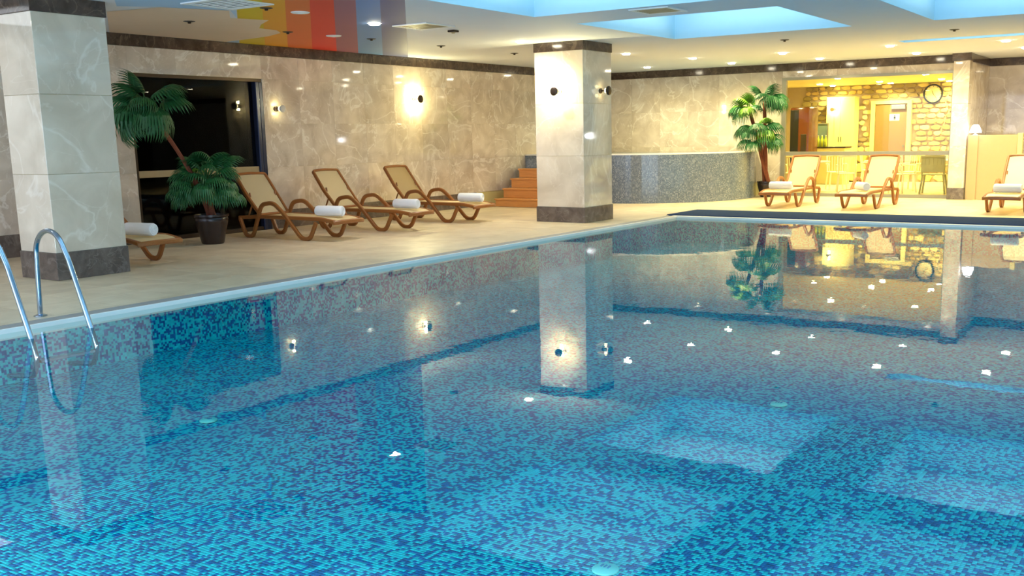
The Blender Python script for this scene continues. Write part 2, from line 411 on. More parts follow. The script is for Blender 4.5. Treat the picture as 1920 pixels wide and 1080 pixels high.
cl = [(-11.19, 7.53), (-10.4, 7.68), (-10.05, 8.38), (-10.64, 8.88), (-10.46, 9.35), (-10.92, 9.62), (-11.29, 9.91), (-11.33, 10.26), (-11.56, 10.54), (-12.04, 10.74), (-12.55, 10.83), (-12.89, 10.86), (-13.21, 10.9), (-13.21, 8.9)]
vv = [bm.verts.new((x, y, CZ-.003)) for x, y in cl]; bm.faces.new(vv); bmesh.ops.triangulate(bm, faces=bm.faces)
o = obj('painted_cloud', bm, 'mural_cloud', mur)
bm = NB()
for pts in ([(-10.23, 6.99), (-9.87, 7.29), (-9.25, 7.82), (-10.60, 8.95), (-10.03, 8.38), (-10.38, 7.67), (-10.68, 7.32)], [(-13.22, 10.91), (-12.8, 10.865), (-12.55, 10.62), (-13.22, 11.17)]):
    bm.faces.new([bm.verts.new((x, y, CZ-.0015)) for x, y in pts])
o = obj('painted_sky', bm, 'mural_sky', mur)

# ------------------------------------------------------------------ floor (deck)
bm = NB()
box(bm, XW-.2, PX-.30, -4, YB+.1, -.15, -.012); box(bm, PX-.30, 8, PY+.10, YR+.2, -.15, -.012)
fl = struct('floor', bm, 'grout')
n_t = 0
rest = NB()
def ftile(p, q, y, yy, single):
    if single: plate('floor_tile', fl, 'tile', q-p, yy-y, ((p+q)/2, (y+yy)/2, 0), 'z+', t=.012, gap=.0015, ch=.0015)
    else:
        W, Hh = (q-p)/2-.0015, (yy-y)/2-.0015; c = ((p+q)/2, (y+yy)/2)
        box(rest, c[0]-W, c[0]+W, c[1]-Hh, c[1]+Hh, -.012, 0)
for y, yy in splits(2.4, YB, .62):
    for p, q in splits(XW, PX-.30, .61): ftile(p, q, y, yy, True); n_t += 1
for y, yy in splits(17.92, YB-.3, .62):
    for p, q in splits(PX-.30, 6.8, .61): ftile(p, q, y, yy, False)
for p, q in splits(-4.4, 6.8, .61):
    for y, yy in splits(YB-.3, YR, .62): ftile(p, q, y, yy, False)
for p, q in splits(PX-.30, -4.4, .61): ftile(p, q, YB-.3, YB+.02, False)
for y, yy in splits(-4, 2.4, .62):
    for p, q in splits(XW, PX-.30, .61): ftile(p, q, y, yy, False)
for y, yy in splits(PY+.1, 17.92, .62): ftile(PX-.30, PX-.27, y, yy, False)
o = obj('floor_tiles_far', rest, 'tile', fl); o['kind'] = 'stuff'; o.name = 'floor_tile_field'
# pool edge: grey overflow channel + white nosing, left side and far side
ed = sempty('trim_4')
bm = NB(); box(bm, PX-.30, PX-.213, -2, PY+.1, -.05, -.0005); obj('coping_strip', bm, 'tile', ed)
for y, yy in splits(-2, PY, 1.2):
    plate('channel_cover', ed, 'grey_edge', .19, yy-y, (PX-.117, (y+yy)/2, -.001), 'z+', t=.02)
bm = NB(); box(bm, PX-.022, PX+.0, -2, PY+.0, -.09, .002, .004); obj('white_nosing', bm, 'white_edge', ed)
bm = NB(); box(bm, PX-.11, 8, PY, PY+.10, -.09, .002, .006); obj('white_nosing', bm, 'white_edge', ed)
# dark grating along the far edge
gr = thing('drain_grating', 'wide slate blue overflow grating along the far edge of the pool', 'grating', (0, 0, 0))
bm = NB(); box(bm, PX-.27, 8, PY+.10, 17.92, -.012, .004); obj('grating_bed', bm, 'slate', gr)
bm = NB(); y = PY+.13
while y < 17.88:
    box(bm, PX-.26, 7.9, y, y+.03, .004, .016); y += .055
o = obj('grating_bar', bm, 'slate', gr); o['kind'] = 'stuff'
# pool basin
pb = sempty('pool_basin')
bm = NB(); box(bm, PX-.2, PX, PY0-.2, PY+.2, -PD-.1, -.09); obj('pool_side', bm, 'pool', pb)
bm = NB(); box(bm, PX, PX2+.2, PY, PY+.2, -PD-.1, -.09); obj('pool_side', bm, 'pool', pb)
bm = NB(); box(bm, PX2, PX2+.2, PY0-.2, PY, -PD-.1, -.0); obj('pool_side', bm, 'pool', pb)
bm = NB(); box(bm, PX, PX2, PY0-.2, PY0, -PD-.1, -.0); obj('pool_side', bm, 'pool', pb)
bm = NB(); box(bm, PX, PX2, PY0, PY, -PD-.1, -PD); obj('pool_floor', bm, 'pool', pb)
# near field of real mosaic tiles on a grout bed
NX0, NX1, NY0, NY1 = -5.2, -.46, 1.9, 6.4
bm = NB(); box(bm, NX0, NX1, NY0, NY1, -PD, -PD+.0005); obj('grout_bed', bm, 'pool_grout', pb)
nx, ny = round((NX1-NX0)/TS), round((NY1-NY0)/TS)
gx, gy = np.meshgrid(np.arange(nx), np.arange(ny), indexing='ij')
# only the wedge the eye can reach
cxx = NX0+(gx+.5)*TS; cyy = NY0+(gy+.5)*TS
ang = np.arctan2(-cxx, cyy); keep = ((ang < 1.14) & (ang > .09)).ravel()
cxx, cyy = cxx.ravel()[keep], cyy.ravel()[keep]; n = len(cxx)
h_ = TS/2-.0009
base = np.array([(-h_, -h_, 0), (h_, -h_, 0), (h_, h_, 0), (-h_, h_, 0), (-h_, -h_, .0016), (h_, -h_, .0016), (h_, h_, .0016), (-h_, h_, .0016)])
co = base[None]+np.stack([cxx, cyy, np.full(n, -PD+.0006)], 1)[:, None]
faces = np.array([(4,5,6,7),(0,1,5,4),(1,2,6,5),(2,3,7,6),(3,0,4,7)])
fi = (faces[None]+(np.arange(n)*8)[:, None, None]).reshape(-1)
me = bpy.data.meshes.new('mosaic_tile'); me.vertices.add(n*8); me.vertices.foreach_set('co', co.astype(np.float32).ravel())
me.loops.add(len(fi)); me.loops.foreach_set('vertex_index', fi.astype(np.int32))
me.polygons.add(n*5); me.polygons.foreach_set('loop_start', (np.arange(n*5)*4).astype(np.int32)); me.update(calc_edges=True)
me.materials.append(M['pool'])
o = bpy.data.objects.new('mosaic_tile', me); C.objects.link(o); o.parent = pb; o['kind'] = 'stuff'
# water
bm = NB(); bm.faces.new([bm.verts.new(p) for p in ((PX, PY0, WL), (PX2, PY0, WL), (PX2, PY, WL), (PX, PY, WL))])
o = struct('pool_water', bm, 'water')
# unseen lights added under water, near and right sides, to brighten the pool floor
light('AREA', (-2.5, PY0+.03, -.24), E_SUB, (.88, .97, 1), 9, (0, 1, -.25), size_y=.22)
light('AREA', (PX2-.03, 7.5, -.24), E_SUB, (.88, .97, 1), 12, (-1, 0, -.25), size_y=.22)
# ground deck near camera side and right (never in frame)
bm = NB(); box(bm, PX, 8, -4, PY0-.0, -.2, 0); box(bm, PX2+.0, 8, PY0, PY, -.2, 0); struct('floor_near', bm, 'tile')

# ------------------------------------------------------------------ pillars
def pillar(x0, x1, y0, y1, label, base_h, band_h):
    t = thing('pillar', label, 'pillar', ((x0+x1)/2, (y0+y1)/2, 0))
    cx, cy = (x0+x1)/2, (y0+y1)/2; wx, wy = x1-x0, y1-y0
    bm = NB(); box(bm, -wx/2+.021, wx/2-.021, -wy/2+.021, wy/2-.021, 0, CZ); obj('core', bm, 'cream', t)
    for z, zz in splits(base_h, CZ-band_h, .92):
        zc = (z+zz)/2
        plate('marble_slab', t, 'marble_pillar', wx, zz-z, (0, -wy/2, zc), 'y-'); plate('marble_slab', t, 'marble_pillar', wx, zz-z, (0, wy/2, zc), 'y+')
        plate('marble_slab', t, 'marble_pillar', wy, zz-z, (wx/2, 0, zc), 'x+'); plate('marble_slab', t, 'marble_pillar', wy, zz-z, (-wx/2, 0, zc), 'x-')
    for nm, z0, z1, m in (('base_band', 0.001, base_h, 'grey_marble'), ('top_band', CZ-band_h, CZ-.001, 'dark_marble')):
        bm = NB(); e = .012; box(bm, -wx/2-e, wx/2+e, -wy/2-e, wy/2+e, z0, z1, .004); obj(nm, bm, m, t)
    return t
pillar(-11.14, -10.46, 6.16, 7.01, 'large marble pillar at the far left beside the pool ladder', .30, .17)
pillar(-9.838, -8.878, 14.548, 15.486, 'marble pillar with a glowing wall lamp in the middle of the deck', .26, .15)

# pilaster right of the glass
t = thing('pilaster', 'slim cream marble pilaster at the right end of the lobby glass', 'pillar', (-4.54, 22.44, 0))
bm = NB(); box(bm, -.14, .14, .02, .27, .001, CZ-.001); obj('core', bm, 'cream', t)
for z, zz in splits(.24, 2.85, .9):
    plate('marble_slab', t, 'marble', .32, zz-z, (0, 0, (z+zz)/2), 'y-'); plate('marble_slab', t, 'marble', (.26), zz-z, (.16, .14, (z+zz)/2), 'x+')
bm = NB(); box(bm, -.17, .17, -.012, .27, .001, .24, .004); obj('base_band', bm, 'grey_marble', t)
bm = NB(); box(bm, -.19, .19, -.03, .26, 2.85, CZ-.001, .004); obj('top_band', bm, 'dark_marble', t)

# ------------------------------------------------------------------ dark window on the left wall
wn = sempty('window_1', (XW, 0, 0))
bm = NB(); f = .05
box(bm, -.16, -.02, WY0, WY0+f, 0, WZ); box(bm, -.16, -.02, WY0, WY1, WZ-f, WZ); box(bm, -.16, -.02, WY0, WY1, 0, .06)
obj('window_frame', bm, 'dark_metal', wn)
bm = NB(); box(bm, -.17, .01, WY1-.15, WY1-.08, 0, WZ-f, .01); box(bm, -.17, -.0, WY1-.07, WY1, 0, WZ-f, .01); obj('window_jamb', bm, 'frame_blue', wn)
bm = NB(); box(bm, -.11, -.03, WY0+f, WY1-.15, .95, 1.05, .006); obj('window_bar', bm, 'beige_bar', wn)
bm = NB(); box(bm, -.09, -.08, WY0+f, WY1-.15, .06, .95); obj('window_pane', bm, 'glass_dark', wn)
bm = NB(); box(bm, -.09, -.08, WY0+f, WY1-.15, 1.05, WZ-f); obj('window_pane', bm, 'glass_dark', wn)
bm = NB()  # dark box added behind the panes to block the sky, standing for night
box(bm, XW-2.2, XW-2.15, WY0-1.5, WY1+1.5, -.1, 3.05); box(bm, XW-2.2, XW-.25, WY0-1.5, WY0-1.45, -.1, 3.05); box(bm, XW-2.2, XW-.25, WY1+1.45, WY1+1.5, -.1, 3.05)
box(bm, XW-2.2, XW-.25, WY0-1.5, WY1+1.5, -.15, -.1); box(bm, XW-2.2, XW-.25, WY0-1.5, WY1+1.5, 3.0, 3.05)
struct('wall_dark_box', bm, 'night')

# ------------------------------------------------------------------ raised round spa plinth and wooden steps
poly = [(XW+.005, YB-.01), (XW+.005, 19.12), (-12.0, 19.08)]
cx, cy, R = -11.3, 21.5, 2.5
for i in range(49):
    a = math.radians(-98 + i*(98+29.5)/48); poly.append((cx+R*math.cos(a), cy+R*math.sin(a)))
poly[-1] = (poly[-1][0], YB-.01)
t = thing('spa_plinth', 'curved raised spa tub clad in grey blue mosaic behind the middle pillar', 'hot tub', (0, 0, 0))
bm = NB(); prism(bm, poly, 0.001, 1.03); obj('tub_wall', bm, 'plinth_mosaic', t)
bm = NB(); pts = [(x, y, 1.045) for x, y in poly[1:]]; pts = [Vector((cx, cy, 1.045)) + (Vector(p)-Vector((cx, cy, 1.045)))*.985 for p in pts[2:-1]]
sweep(bm, pts, .12, .03, side=Vector((0, 0, 1)).cross(Vector((1, 0, 0)))); bm.free(); bm = NB()
inner = [((x-cx)*.955+cx, (y-cy)*.955+cy) for x, y in poly]
a_ = [bm.verts.new((x, y, 1.031)) for x, y in poly]; b_ = [bm.verts.new((x, y, 1.06)) for x, y in poly]; c_ = [bm.verts.new((min(max(x, XW+.01), 99), min(y, YB-.01), 1.06)) for x, y in inner]
for i in range(len(poly)-1):
    bm.faces.new((a_[i], a_[i+1], b_[i+1], b_[i])); bm.faces.new((b_[i], b_[i+1], c_[i+1], c_[i]))
obj('rim', bm, 'white_edge', t)
t = thing('wooden_steps', 'orange wooden steps leading up to the spa behind the middle pillar', 'stairs', (-12.2, 17.35, 0))
zs = [0, .17, .37, .57, .77]
for i in range(4):
    y0 = i*.30; x0 = -.62+i*.0
    bm = NB(); box(bm, x0, .75, y0+.02, y0+.045, zs[i]+.004, zs[i+1]-.03, .003); obj('riser', bm, 'step_wood', t)
    bm = NB(); box(bm, x0-.02, .77, y0, y0+.335, zs[i+1]-.03, zs[i+1], .004); obj('tread', bm, 'step_wood', t)
    bm = NB(); box(bm, x0-.015, x0+.01, y0+.045, 1.24, zs[i]+.004, zs[i+1]-.032, .003); obj('side_board', bm, 'step_wood', t)
bm = NB(); box(bm, -.63, .74, 1.22, 1.60, .001, .97, .004); obj('landing_block', bm, 'plinth_mosaic', t)

# ------------------------------------------------------------------ loungers
LG = {'l': 'sun loungers along the left marble wall', 'r': 'sun loungers in front of the lobby glass'}
def make_lounger():
    t = thing('sun_lounger', 'x', 'sun lounger')
    W = .31
    for s in (-1, 1):
        y = s*W
        bm = NB()
        sweep(bm, fillet([(-.20, y, .29), (-.09, y, .022), (.07, y, .022), (.17, y, .24), (.30, y, .515), (.56, y, .545), (.78, y, .38), (1.13, y, .022), (1.30, y, .022), (1.44, y, .27)], .09, 5), .05, .062, side=Vector((0, 1, 0)))
        obj('side_frame', bm, 'wood', t, smooth=True)
        bm = NB()
        sweep(bm, fillet([(-.24, y*.93, .30), (.2, y*.93, .325), (1.2, y*.93, .325), (1.55, y*.93, .325), (1.80, y*.90, .285)], .15, 5), .045, .055, side=Vector((0, 1, 0)))
        obj('seat_rail', bm, 'wood', t, smooth=True)
        bm = NB(); sweep(bm, [(-.02, y*.80, .68), (.02, y*.80, .5), (-.06, y*.84, .33)], .02, .025); obj('brace', bm, 'wood', t)
    bm = NB(); sweep(bm, fillet([(1.78, -.30, .275), (1.83, -.2, .285), (1.84, 0, .288), (1.83, .2, .285), (1.78, .30, .275)], .05, 4), .06, .05, side=Vector((0, 0, 1))); obj('front_rail', bm, 'wood', t, smooth=True)
    bm = NB(); box(bm, -.25, -.20, -.29, .29, .28, .32, .008); obj('rear_rail', bm, 'wood', t)
    # seat sling
    bm = NB(); n = 12; g = []
    for i in range(n+1):
        x = .20+i/n*1.60; z = .345 - .055*max(0, (x-1.5)/.3)**2 - .008*math.sin(i/n*PI)
        g.append([bm.verts.new((x, -.275+.55*j/4, z-.006*math.sin(j/4*PI))) for j in range(5)])
    for i in range(n):
        for j in range(4): bm.faces.new((g[i][j], g[i+1][j], g[i+1][j+1], g[i][j+1]))
    bmesh.ops.solidify(bm, geom=bm.faces[:], thickness=.006); obj('seat_sling', bm, 'sling', t, smooth=True)
    # back frame (a ring) and back sling, raised
    A, B = Vector((.22, 0, .35)), Vector((-.27, 0, .95)); d = (B-A)
    wb0, wb1 = .275, .285
    ring = [A+Vector((0, -wb0, 0)), A+d*.5+Vector((-.012, -wb1-.01, -.01)), B+Vector((0, -wb1, 0)), B+Vector((-.005, 0, .012)), B+Vector((0, wb1, 0)), A+d*.5+Vector((-.012, wb1+.01, -.01)), A+Vector((0, wb0, 0))]
    bm = NB(); sweep(bm, fillet(ring, .035, 4, closed=True), .058, .04, side=d.cross(Vector((0, 1, 0))).normalized(), closed=True); obj('back_frame', bm, 'wood', t, smooth=True)
    bm = NB(); nrm = d.cross(Vector((0, 1, 0))).normalized(); g = []
    for i in range(9):
        p = A+d*(.02+.96*i/8)
        g.append([bm.verts.new(p+Vector((0, -.262+.524*j/4, 0))-nrm*(.012*math.sin(j/4*PI))*(1 if nrm.x < 0 else -1)) for j in range(5)])
    for i in range(8):
        for j in range(4): bm.faces.new((g[i][j], g[i+1][j], g[i+1][j+1], g[i][j+1]))
    bmesh.ops.solidify(bm, geom=bm.faces[:], thickness=.006); obj('back_sling', bm, 'sling', t, smooth=True)
    return t
def make_towel(L=.45, R=.078):
    t = thing('rolled_towel', 'x', 'towel')
    bm = NB(); n = 30; prof = [(R*.90, -L/2), (R, -L/2+.02), (R*.99, -L/4), (R*1.01, 0), (R*.985, L/4), (R, L/2-.02), (R*.90, L/2)]
    lathe(bm, prof, n, 'x', (0, 0, R)); obj('towel_roll', bm, 'towel', t, smooth=True)
    for s in (-1, 1):
        bm = NB(); pts = []
        for i in range(60):
            a = i/60*2.7*2*PI; r = .012+(R*.86-.012)*i/60; pts.append((s*L/2, r*math.cos(a), R+r*math.sin(a)))
        sweep(bm, pts, .012, .009, side=Vector((1, 0, 0))); obj('spiral_fold', bm, 'towel', t, smooth=True)
    return t
lg = make_lounger(); tw = make_towel(); first = True
spots = [  # x, y, rot, label, towel(u, v, rot, label)
    (-12.40, 7.56, 0, 'wooden sun lounger mostly hidden behind the large left pillar', (1.42, .0, 8, 'white rolled towel on the lounger half hidden by the left pillar'), 'l'),
    (-12.40, 10.74, 0, 'brown sun lounger beside the potted palm, nearest of the three left of the steps', (1.45, -.03, 10, 'white rolled towel on the lounger beside the potted palm'), 'l'),
    (-12.38, 12.32, 1, 'middle one of the three brown sun loungers along the marble wall', (1.47, .02, 4, 'white rolled towel on the middle lounger along the marble wall'), 'l'),
    (-12.40, 14.08, -1, 'brown sun lounger closest to the wooden steps', (1.47, .03, 12, 'white rolled towel on the lounger closest to the wooden steps'), 'l'),
    (-7.22, 20.60, -88, 'sun lounger facing the pool beside the tall right palm', (1.38, .0, 86, 'white rolled towel on the lounger beside the right palm'), 'r'),
    (-5.60, 20.55, -91, 'sun lounger in front of the middle of the lobby glass', (1.30, .05, 38, 'white rolled towel seen end on, on the lounger before the lobby glass'), 'r'),
    (-2.98, 20.42, -91, 'sun lounger cut off by the right edge of the picture', (1.25, .0, 86, 'white rolled towel on the lounger at the right edge'), 'r')]
for x, y, rz, lab, (u, v, tr_, tl), gk in spots:
    o = lg if first else copy_tree(lg); q = tw if first else copy_tree(tw); first = False
    a = math.radians(rz); o.location = (x, y, 0); o.rotation_euler = (0, 0, a); tag(o, lab, 'sun lounger', LG[gk])
    q.location = (x+u*math.cos(a)-v*math.sin(a), y+u*math.sin(a)+v*math.cos(a), .347); q.rotation_euler = (0, 0, a+math.radians(tr_)); tag(q, tl, 'towel', 'rolled towels on the loungers')

# ------------------------------------------------------------------ palms
def fan(size, hang, seed, nf=22, spread=110):
    """a fan leaf: petiole comes from -x, blade spreads to +x; `hang` bends it down"""
    rnd = random.Random(seed); bm = NB(); R = size
    def pt(r, a):
        x, y = r*math.cos(a), r*math.sin(a)
        # bend: arc length r bends towards -z
        k = hang*(r/R)**1.25; rr = r*(math.sin(k)/k if k > 1e-3 else 1); z = -r*((1-math.cos(k))/k if k > 1e-3 else 0)
        return Vector((rr*math.cos(a)*1.0, rr*math.sin(a)*(.85 if hang > .8 else 1), z))
    c = bm.verts.new((0, 0, 0)); sp = math.radians(spread)
    for i in range(nf):
        a0 = -sp+2*sp*i/nf; a1 = -sp+2*sp*(i+1)/nf; am = (a0+a1)/2; L = R*(.86+.14*math.cos(am))*rnd.uniform(.93, 1.05)
        fold = .010
        p = [pt(.52*L, a0), pt(.52*L, am)+Vector((0, 0, fold)), pt(.52*L, a1)]
        q = [pt(.78*L, am-(am-a0)*.55), pt(.78*L, am)+Vector((0, 0, fold*.7)), pt(.78*L, am+(am-a0)*.55)]
        tip = pt(L, am+rnd.uniform(-.03, .03)) + Vector((0, 0, -.06*R*rnd.random()))
        P_, Q_, T_ = [bm.verts.new(v) for v in p], [bm.verts.new(v) for v in q], bm.verts.new(tip)
        m0 = bm.verts.new(pt(.26*L, am)+Vector((0, 0, fold*.5)))
        bm.faces.new((c, P_[0], m0)); bm.faces.new((c, m0, P_[2])); bm.faces.new((m0, P_[0], P_[1])); bm.faces.new((m0, P_[1], P_[2]))
        bm.faces.new((P_[0], Q_[0], Q_[1], P_[1])); bm.faces.new((P_[1], Q_[1], Q_[2], P_[2]))
        bm.faces.new((Q_[0], T_, Q_[1])); bm.faces.new((Q_[1], T_, Q_[2]))
    me = bpy.data.meshes.new('palm_leaf'); bm.to_mesh(me); bm.free(); me.materials.append(M['leaf'])
    return me
FANS = {h: [fan(1.0, h, int(h*10)+k, spread=s) for k, s in enumerate((95, 115))] for h in (1.0, 1.5, 2.0)}
FL2 = {}
def leaf(parent, origin, end, size, hang, m='leaf', k=0):
    """petiole from origin to end, blade of `size` continuing"""
    o0, e = Vector(origin), Vector(end); d = (e-o0)
    src = FANS[hang][k % 2]; key = (hang, k % 2, m)
    if key not in FL2:
        me = src.copy(); me.materials.clear(); me.materials.append(M[m]); FL2[key] = me
    bl = bpy.data.objects.new('palm_leaf', FL2[key]); C.objects.link(bl); bl.parent = parent
    x = d.normalized(); up = Vector((0, 0, 1)); y = up.cross(x)
    if y.length < .15: y = Vector((0, 1, 0)).cross(x) if abs(x.y) < .9 else Vector((1, 0, 0))
    y.normalize(); z = x.cross(y)
    bl.matrix_local = ML = Matrix(((x.x, y.x, z.x, e.x), (x.y, y.y, z.y, e.y), (x.z, y.z, z.z, e.z), (0, 0, 0, 1))) @ Matrix.Scale(size, 4)
    bm = NB(); mid = (o0+e)/2+Vector((0, 0, .04)); pts = [o0.lerp(mid, t).lerp(mid.lerp(e, t), t) for t in (0, .25, .5, .75, 1)]
    sweep(bm, pts, .008, .008, nseg=5, side=Vector((.3, .9, .1)))
    obj('stem', bm, m, bl).matrix_parent_inverse = ML.inverted()
    return bl
def pot(parent, r, h):
    bm = NB(); lathe(bm, [(r*.62, .001), (r*.68, .02), (r*.80, h*.35), (r*.98, h*.75), (r*1.0, h*.86), (r*.96, h*.90), (r*1.06, h*.93), (r*1.06, h), (r*.96, h), (r*.92, h*.9)], 32); obj('pot', bm, 'pot', parent, smooth=True)
    bm = NB(); lathe(bm, [(r*.1, h*.93), (r*.9, h*.92)], 24); obj('soil', bm, 'soil', parent)
def trunk(parent, pts, r):
    n = 14; P_ = [Vector(p) for p in pts]; out = []
    for i in range(n+1):
        t = i/n; a = P_[0].lerp(P_[1], t); b = P_[1].lerp(P_[2], t); out.append(a.lerp(b, t))
    bm = NB(); sweep(bm, out, r, r, nseg=8, side=Vector((1, 0, 0)), taper=lambda t: (1.1-.35*t)*(1+.10*math.sin(t*75)))
    obj('trunk', bm, 'trunk', parent, smooth=True)
RH = Vector((.84, .54, 0)); DH = Vector((-.54, .84, 0)); UP = Vector((0, 0, 1))   # across and along the view, on plan
def crown(parent, c, specs, stem=.30):
    c = Vector(c)
    for k, (a, el, dep, size, hang, m) in enumerate(specs):
        # a: left/right component, el: up component, dep: towards the wall
        d = (RH*a+UP*el+DH*dep).normalized()
        leaf(parent, c, c+d*stem*(.8+.3*(k % 3)/2), size, hang, m, k)
# left palm: pot by the dark window, one tall leaning crown and one low bushy one
t = thing('potted_palm', 'tall potted fan palm standing before the dark window on the left', 'palm', (-12.18, 9.56, 0))
pot(t, .235, .43)
tc_ = Vector((.0, -.90, 1.95)); trunk(t, [(-.03, 0, .38), (.05, -.25, 1.1), tc_-Vector((0, 0, .05))], .035)
bc_ = Vector((.06, -.08, .90)); trunk(t, [(.04, .02, .38), (.02, -.06, .7), bc_], .04)
crown(t, tc_, [(-.15, 1, -.15, .42, 1.0, 'leaf'), (-1, .55, .1, .52, 2.0, 'leaf'), (.8, .65, -.3, .46, 1.5, 'leaf'), (-.8, .05, -.5, .60, 2.0, 'leaf'), (.55, -.05, -.8, .62, 2.0, 'leaf'), (1, .45, .6, .46, 1.5, 'leaf'),
               (-.6, .2, .3, .56, 2.0, 'leaf'), (-.5, -.3, -.3, .56, 2.0, 'leaf'), (.35, .5, .3, .42, 1.5, 'leaf'), (-.45, .8, -.3, .44, 1.5, 'leaf'), (.2, .4, -.9, .46, 2.0, 'leaf'), (-.75, -.55, -.3, .50, 2.0, 'leaf'), (.7, -.45, -.6, .50, 2.0, 'leaf')], .24)
rb = random.Random(5); sp = []
for k in range(34):
    a = k*2.399; el = 1.0-1.5*(k/34); sp.append((math.cos(a)*(.35+.75*k/34), el, math.sin(a)*(.35+.75*k/34), rb.uniform(.30, .40), rb.choice((1.5, 1.5, 2.0)), 'leaf2' if k in (3, 9, 14, 22) else 'leaf'))
crown(t, bc_, sp, .30)
crown(t, Vector((0, -.04, .62)), [(-1, .3, -.2, .36, 2.0, 'leaf'), (1, .3, .1, .34, 2.0, 'leaf'), (-.7, .5, -.7, .36, 2.0, 'leaf'), (.7, .3, -.7, .30, 2.0, 'leaf'), (-1, .4, .3, .34, 2.0, 'leaf'), (-.3, .6, -.9, .34, 2.0, 'leaf'), (.9, .6, -.4, .3, 2.0, 'leaf2')], .36)
# right palm: three trunks
t = thing('potted_palm', 'tall potted palm with several trunks at the left end of the lobby glass', 'palm', (-8.60, 22.10, 0))
pot(t, .20, .36)
heads = [(-.36, -.22, 1.98), (.04, -.30, 2.16), (-.08, -.26, 1.50), (-.10, -.30, 1.24)]
for k, hd in enumerate(heads): trunk(t, [(.06*math.cos(k*1.9), .05*math.sin(k*1.9), .30), (hd[0]*.25, hd[1]*.5-.02, hd[2]*.55), hd], .05 if k < 2 else .035)
crown(t, heads[0], [(-1, .5, 0, .46, 2.0, 'leaf2'), (-.6, .9, -.4, .42, 1.5, 'leaf2'), (-.9, -.1, -.5, .50, 2.0, 'leaf'), (.1, 1, -.1, .36, 1.5, 'leaf2'), (-.3, .3, -1, .50, 2.0, 'leaf2'), (-.5, .2, .3, .44, 2.0, 'leaf'), (.4, .4, -.7, .4, 2.0, 'leaf'), (-.9, .3, -.2, .5, 2.0, 'leaf')], .18)
crown(t, heads[1], [(.2, 1, -.2, .44, 1.5, 'leaf'), (.9, .6, -.2, .54, 2.0, 'leaf'), (.7, .3, -.7, .60, 2.0, 'leaf'), (1, .3, .1, .52, 2.0, 'leaf2'), (-.3, .6, -.8, .48, 2.0, 'leaf'), (.2, .4, -1, .60, 2.0, 'leaf'), (.8, .0, -.4, .52, 2.0, 'leaf'), (-.4, 1, .1, .4, 1.5, 'leaf')], .18)
crown(t, heads[2], [(-1, .5, -.2, .50, 2.0, 'leaf'), (.6, .5, -.6, .52, 2.0, 'leaf'), (-.3, .5, -1, .56, 2.0, 'leaf'), (.2, .2, -.9, .52, 2.0, 'leaf2'), (-.8, .1, -.6, .50, 2.0, 'leaf'), (-1, .2, .1, .46, 2.0, 'leaf'), (.2, .9, -.6, .4, 2.0, 'leaf2')], .28)
crown(t, heads[3], [(-1, .3, -.3, .46, 2.0, 'leaf'), (1, .6, -.2, .46, 1.5, 'leaf'), (.8, .3, -.6, .50, 2.0, 'leaf'), (.2, .5, -1, .46, 2.0, 'leaf'), (1, .2, -.4, .42, 2.0, 'leaf2'), (-.5, .1, -.9, .42, 2.0, 'leaf'), (.9, .0, -.1, .44, 2.0, 'leaf')], .28)

# ------------------------------------------------------------------ pool ladder
t = thing('pool_ladder', 'polished steel pool ladder with two looped handrails at the left pool edge', 'ladder', (0, 0, 0))
for y in (4.77, 4.26):
    bm = NB()
    pts = [(-8.44, y, .004), (-8.415, y, .35), (-8.40, y, .52)]
    for k in range(1, 12):
        a = PI-k/12*PI*.86; pts.append((-8.185+.215*math.cos(a), y, .535+.215*math.sin(a)))
    pts += [(-7.93, y, .52), (-7.70, y, -.06), (-7.655, y, -.20), (-7.72, y, -.34), (-8.088, y, -.38)]
    sweep(bm, fillet(pts, .03, 2), .0215, .0215, nseg=14, side=Vector((0, 1, 0))); obj('handrail', bm, 'chrome', t, smooth=True)
    bm = NB(); lathe(bm, [(.055, .001), (.055, .008), (.03, .018), (.025, .018)], 24, 'z', (-8.44, y, 0)); obj('flange', bm, 'chrome', t, smooth=True)
for z in (-.22,):
    bm = NB(); box(bm, -7.72, -7.64, 4.285, 4.745, z-.015, z+.01, .004); obj('step', bm, 'chrome', t)
# pool floor inlets
for k, (x, y, lab) in enumerate(((-5.73, 4.34, 'round pale inlet disc on the pool floor near the ladder'), (-2.46, 6.65, 'round pale inlet disc on the pool floor below the lobby glass'), (-2.13, 3.63, 'round pale inlet disc on the pool floor at the bottom of the picture'))):
    t = thing('pool_inlet', lab, 'inlet', (x, y, -PD+.003), 0, 'pool floor inlets')
    bm = NB(); lathe(bm, [(.06, 0), (.06, .008), (.05, .014), (.015, .018)], 28); obj('cover', bm, plain('pale_green_plastic', lin(110, 205, 195), .4), t, smooth=True)
    for j in range(3):
        bm = NB(); box(bm, -.022+j*.018, -.014+j*.018, -.014, .014, .0165, .021); obj('slot', bm, 'pool_grout', t)

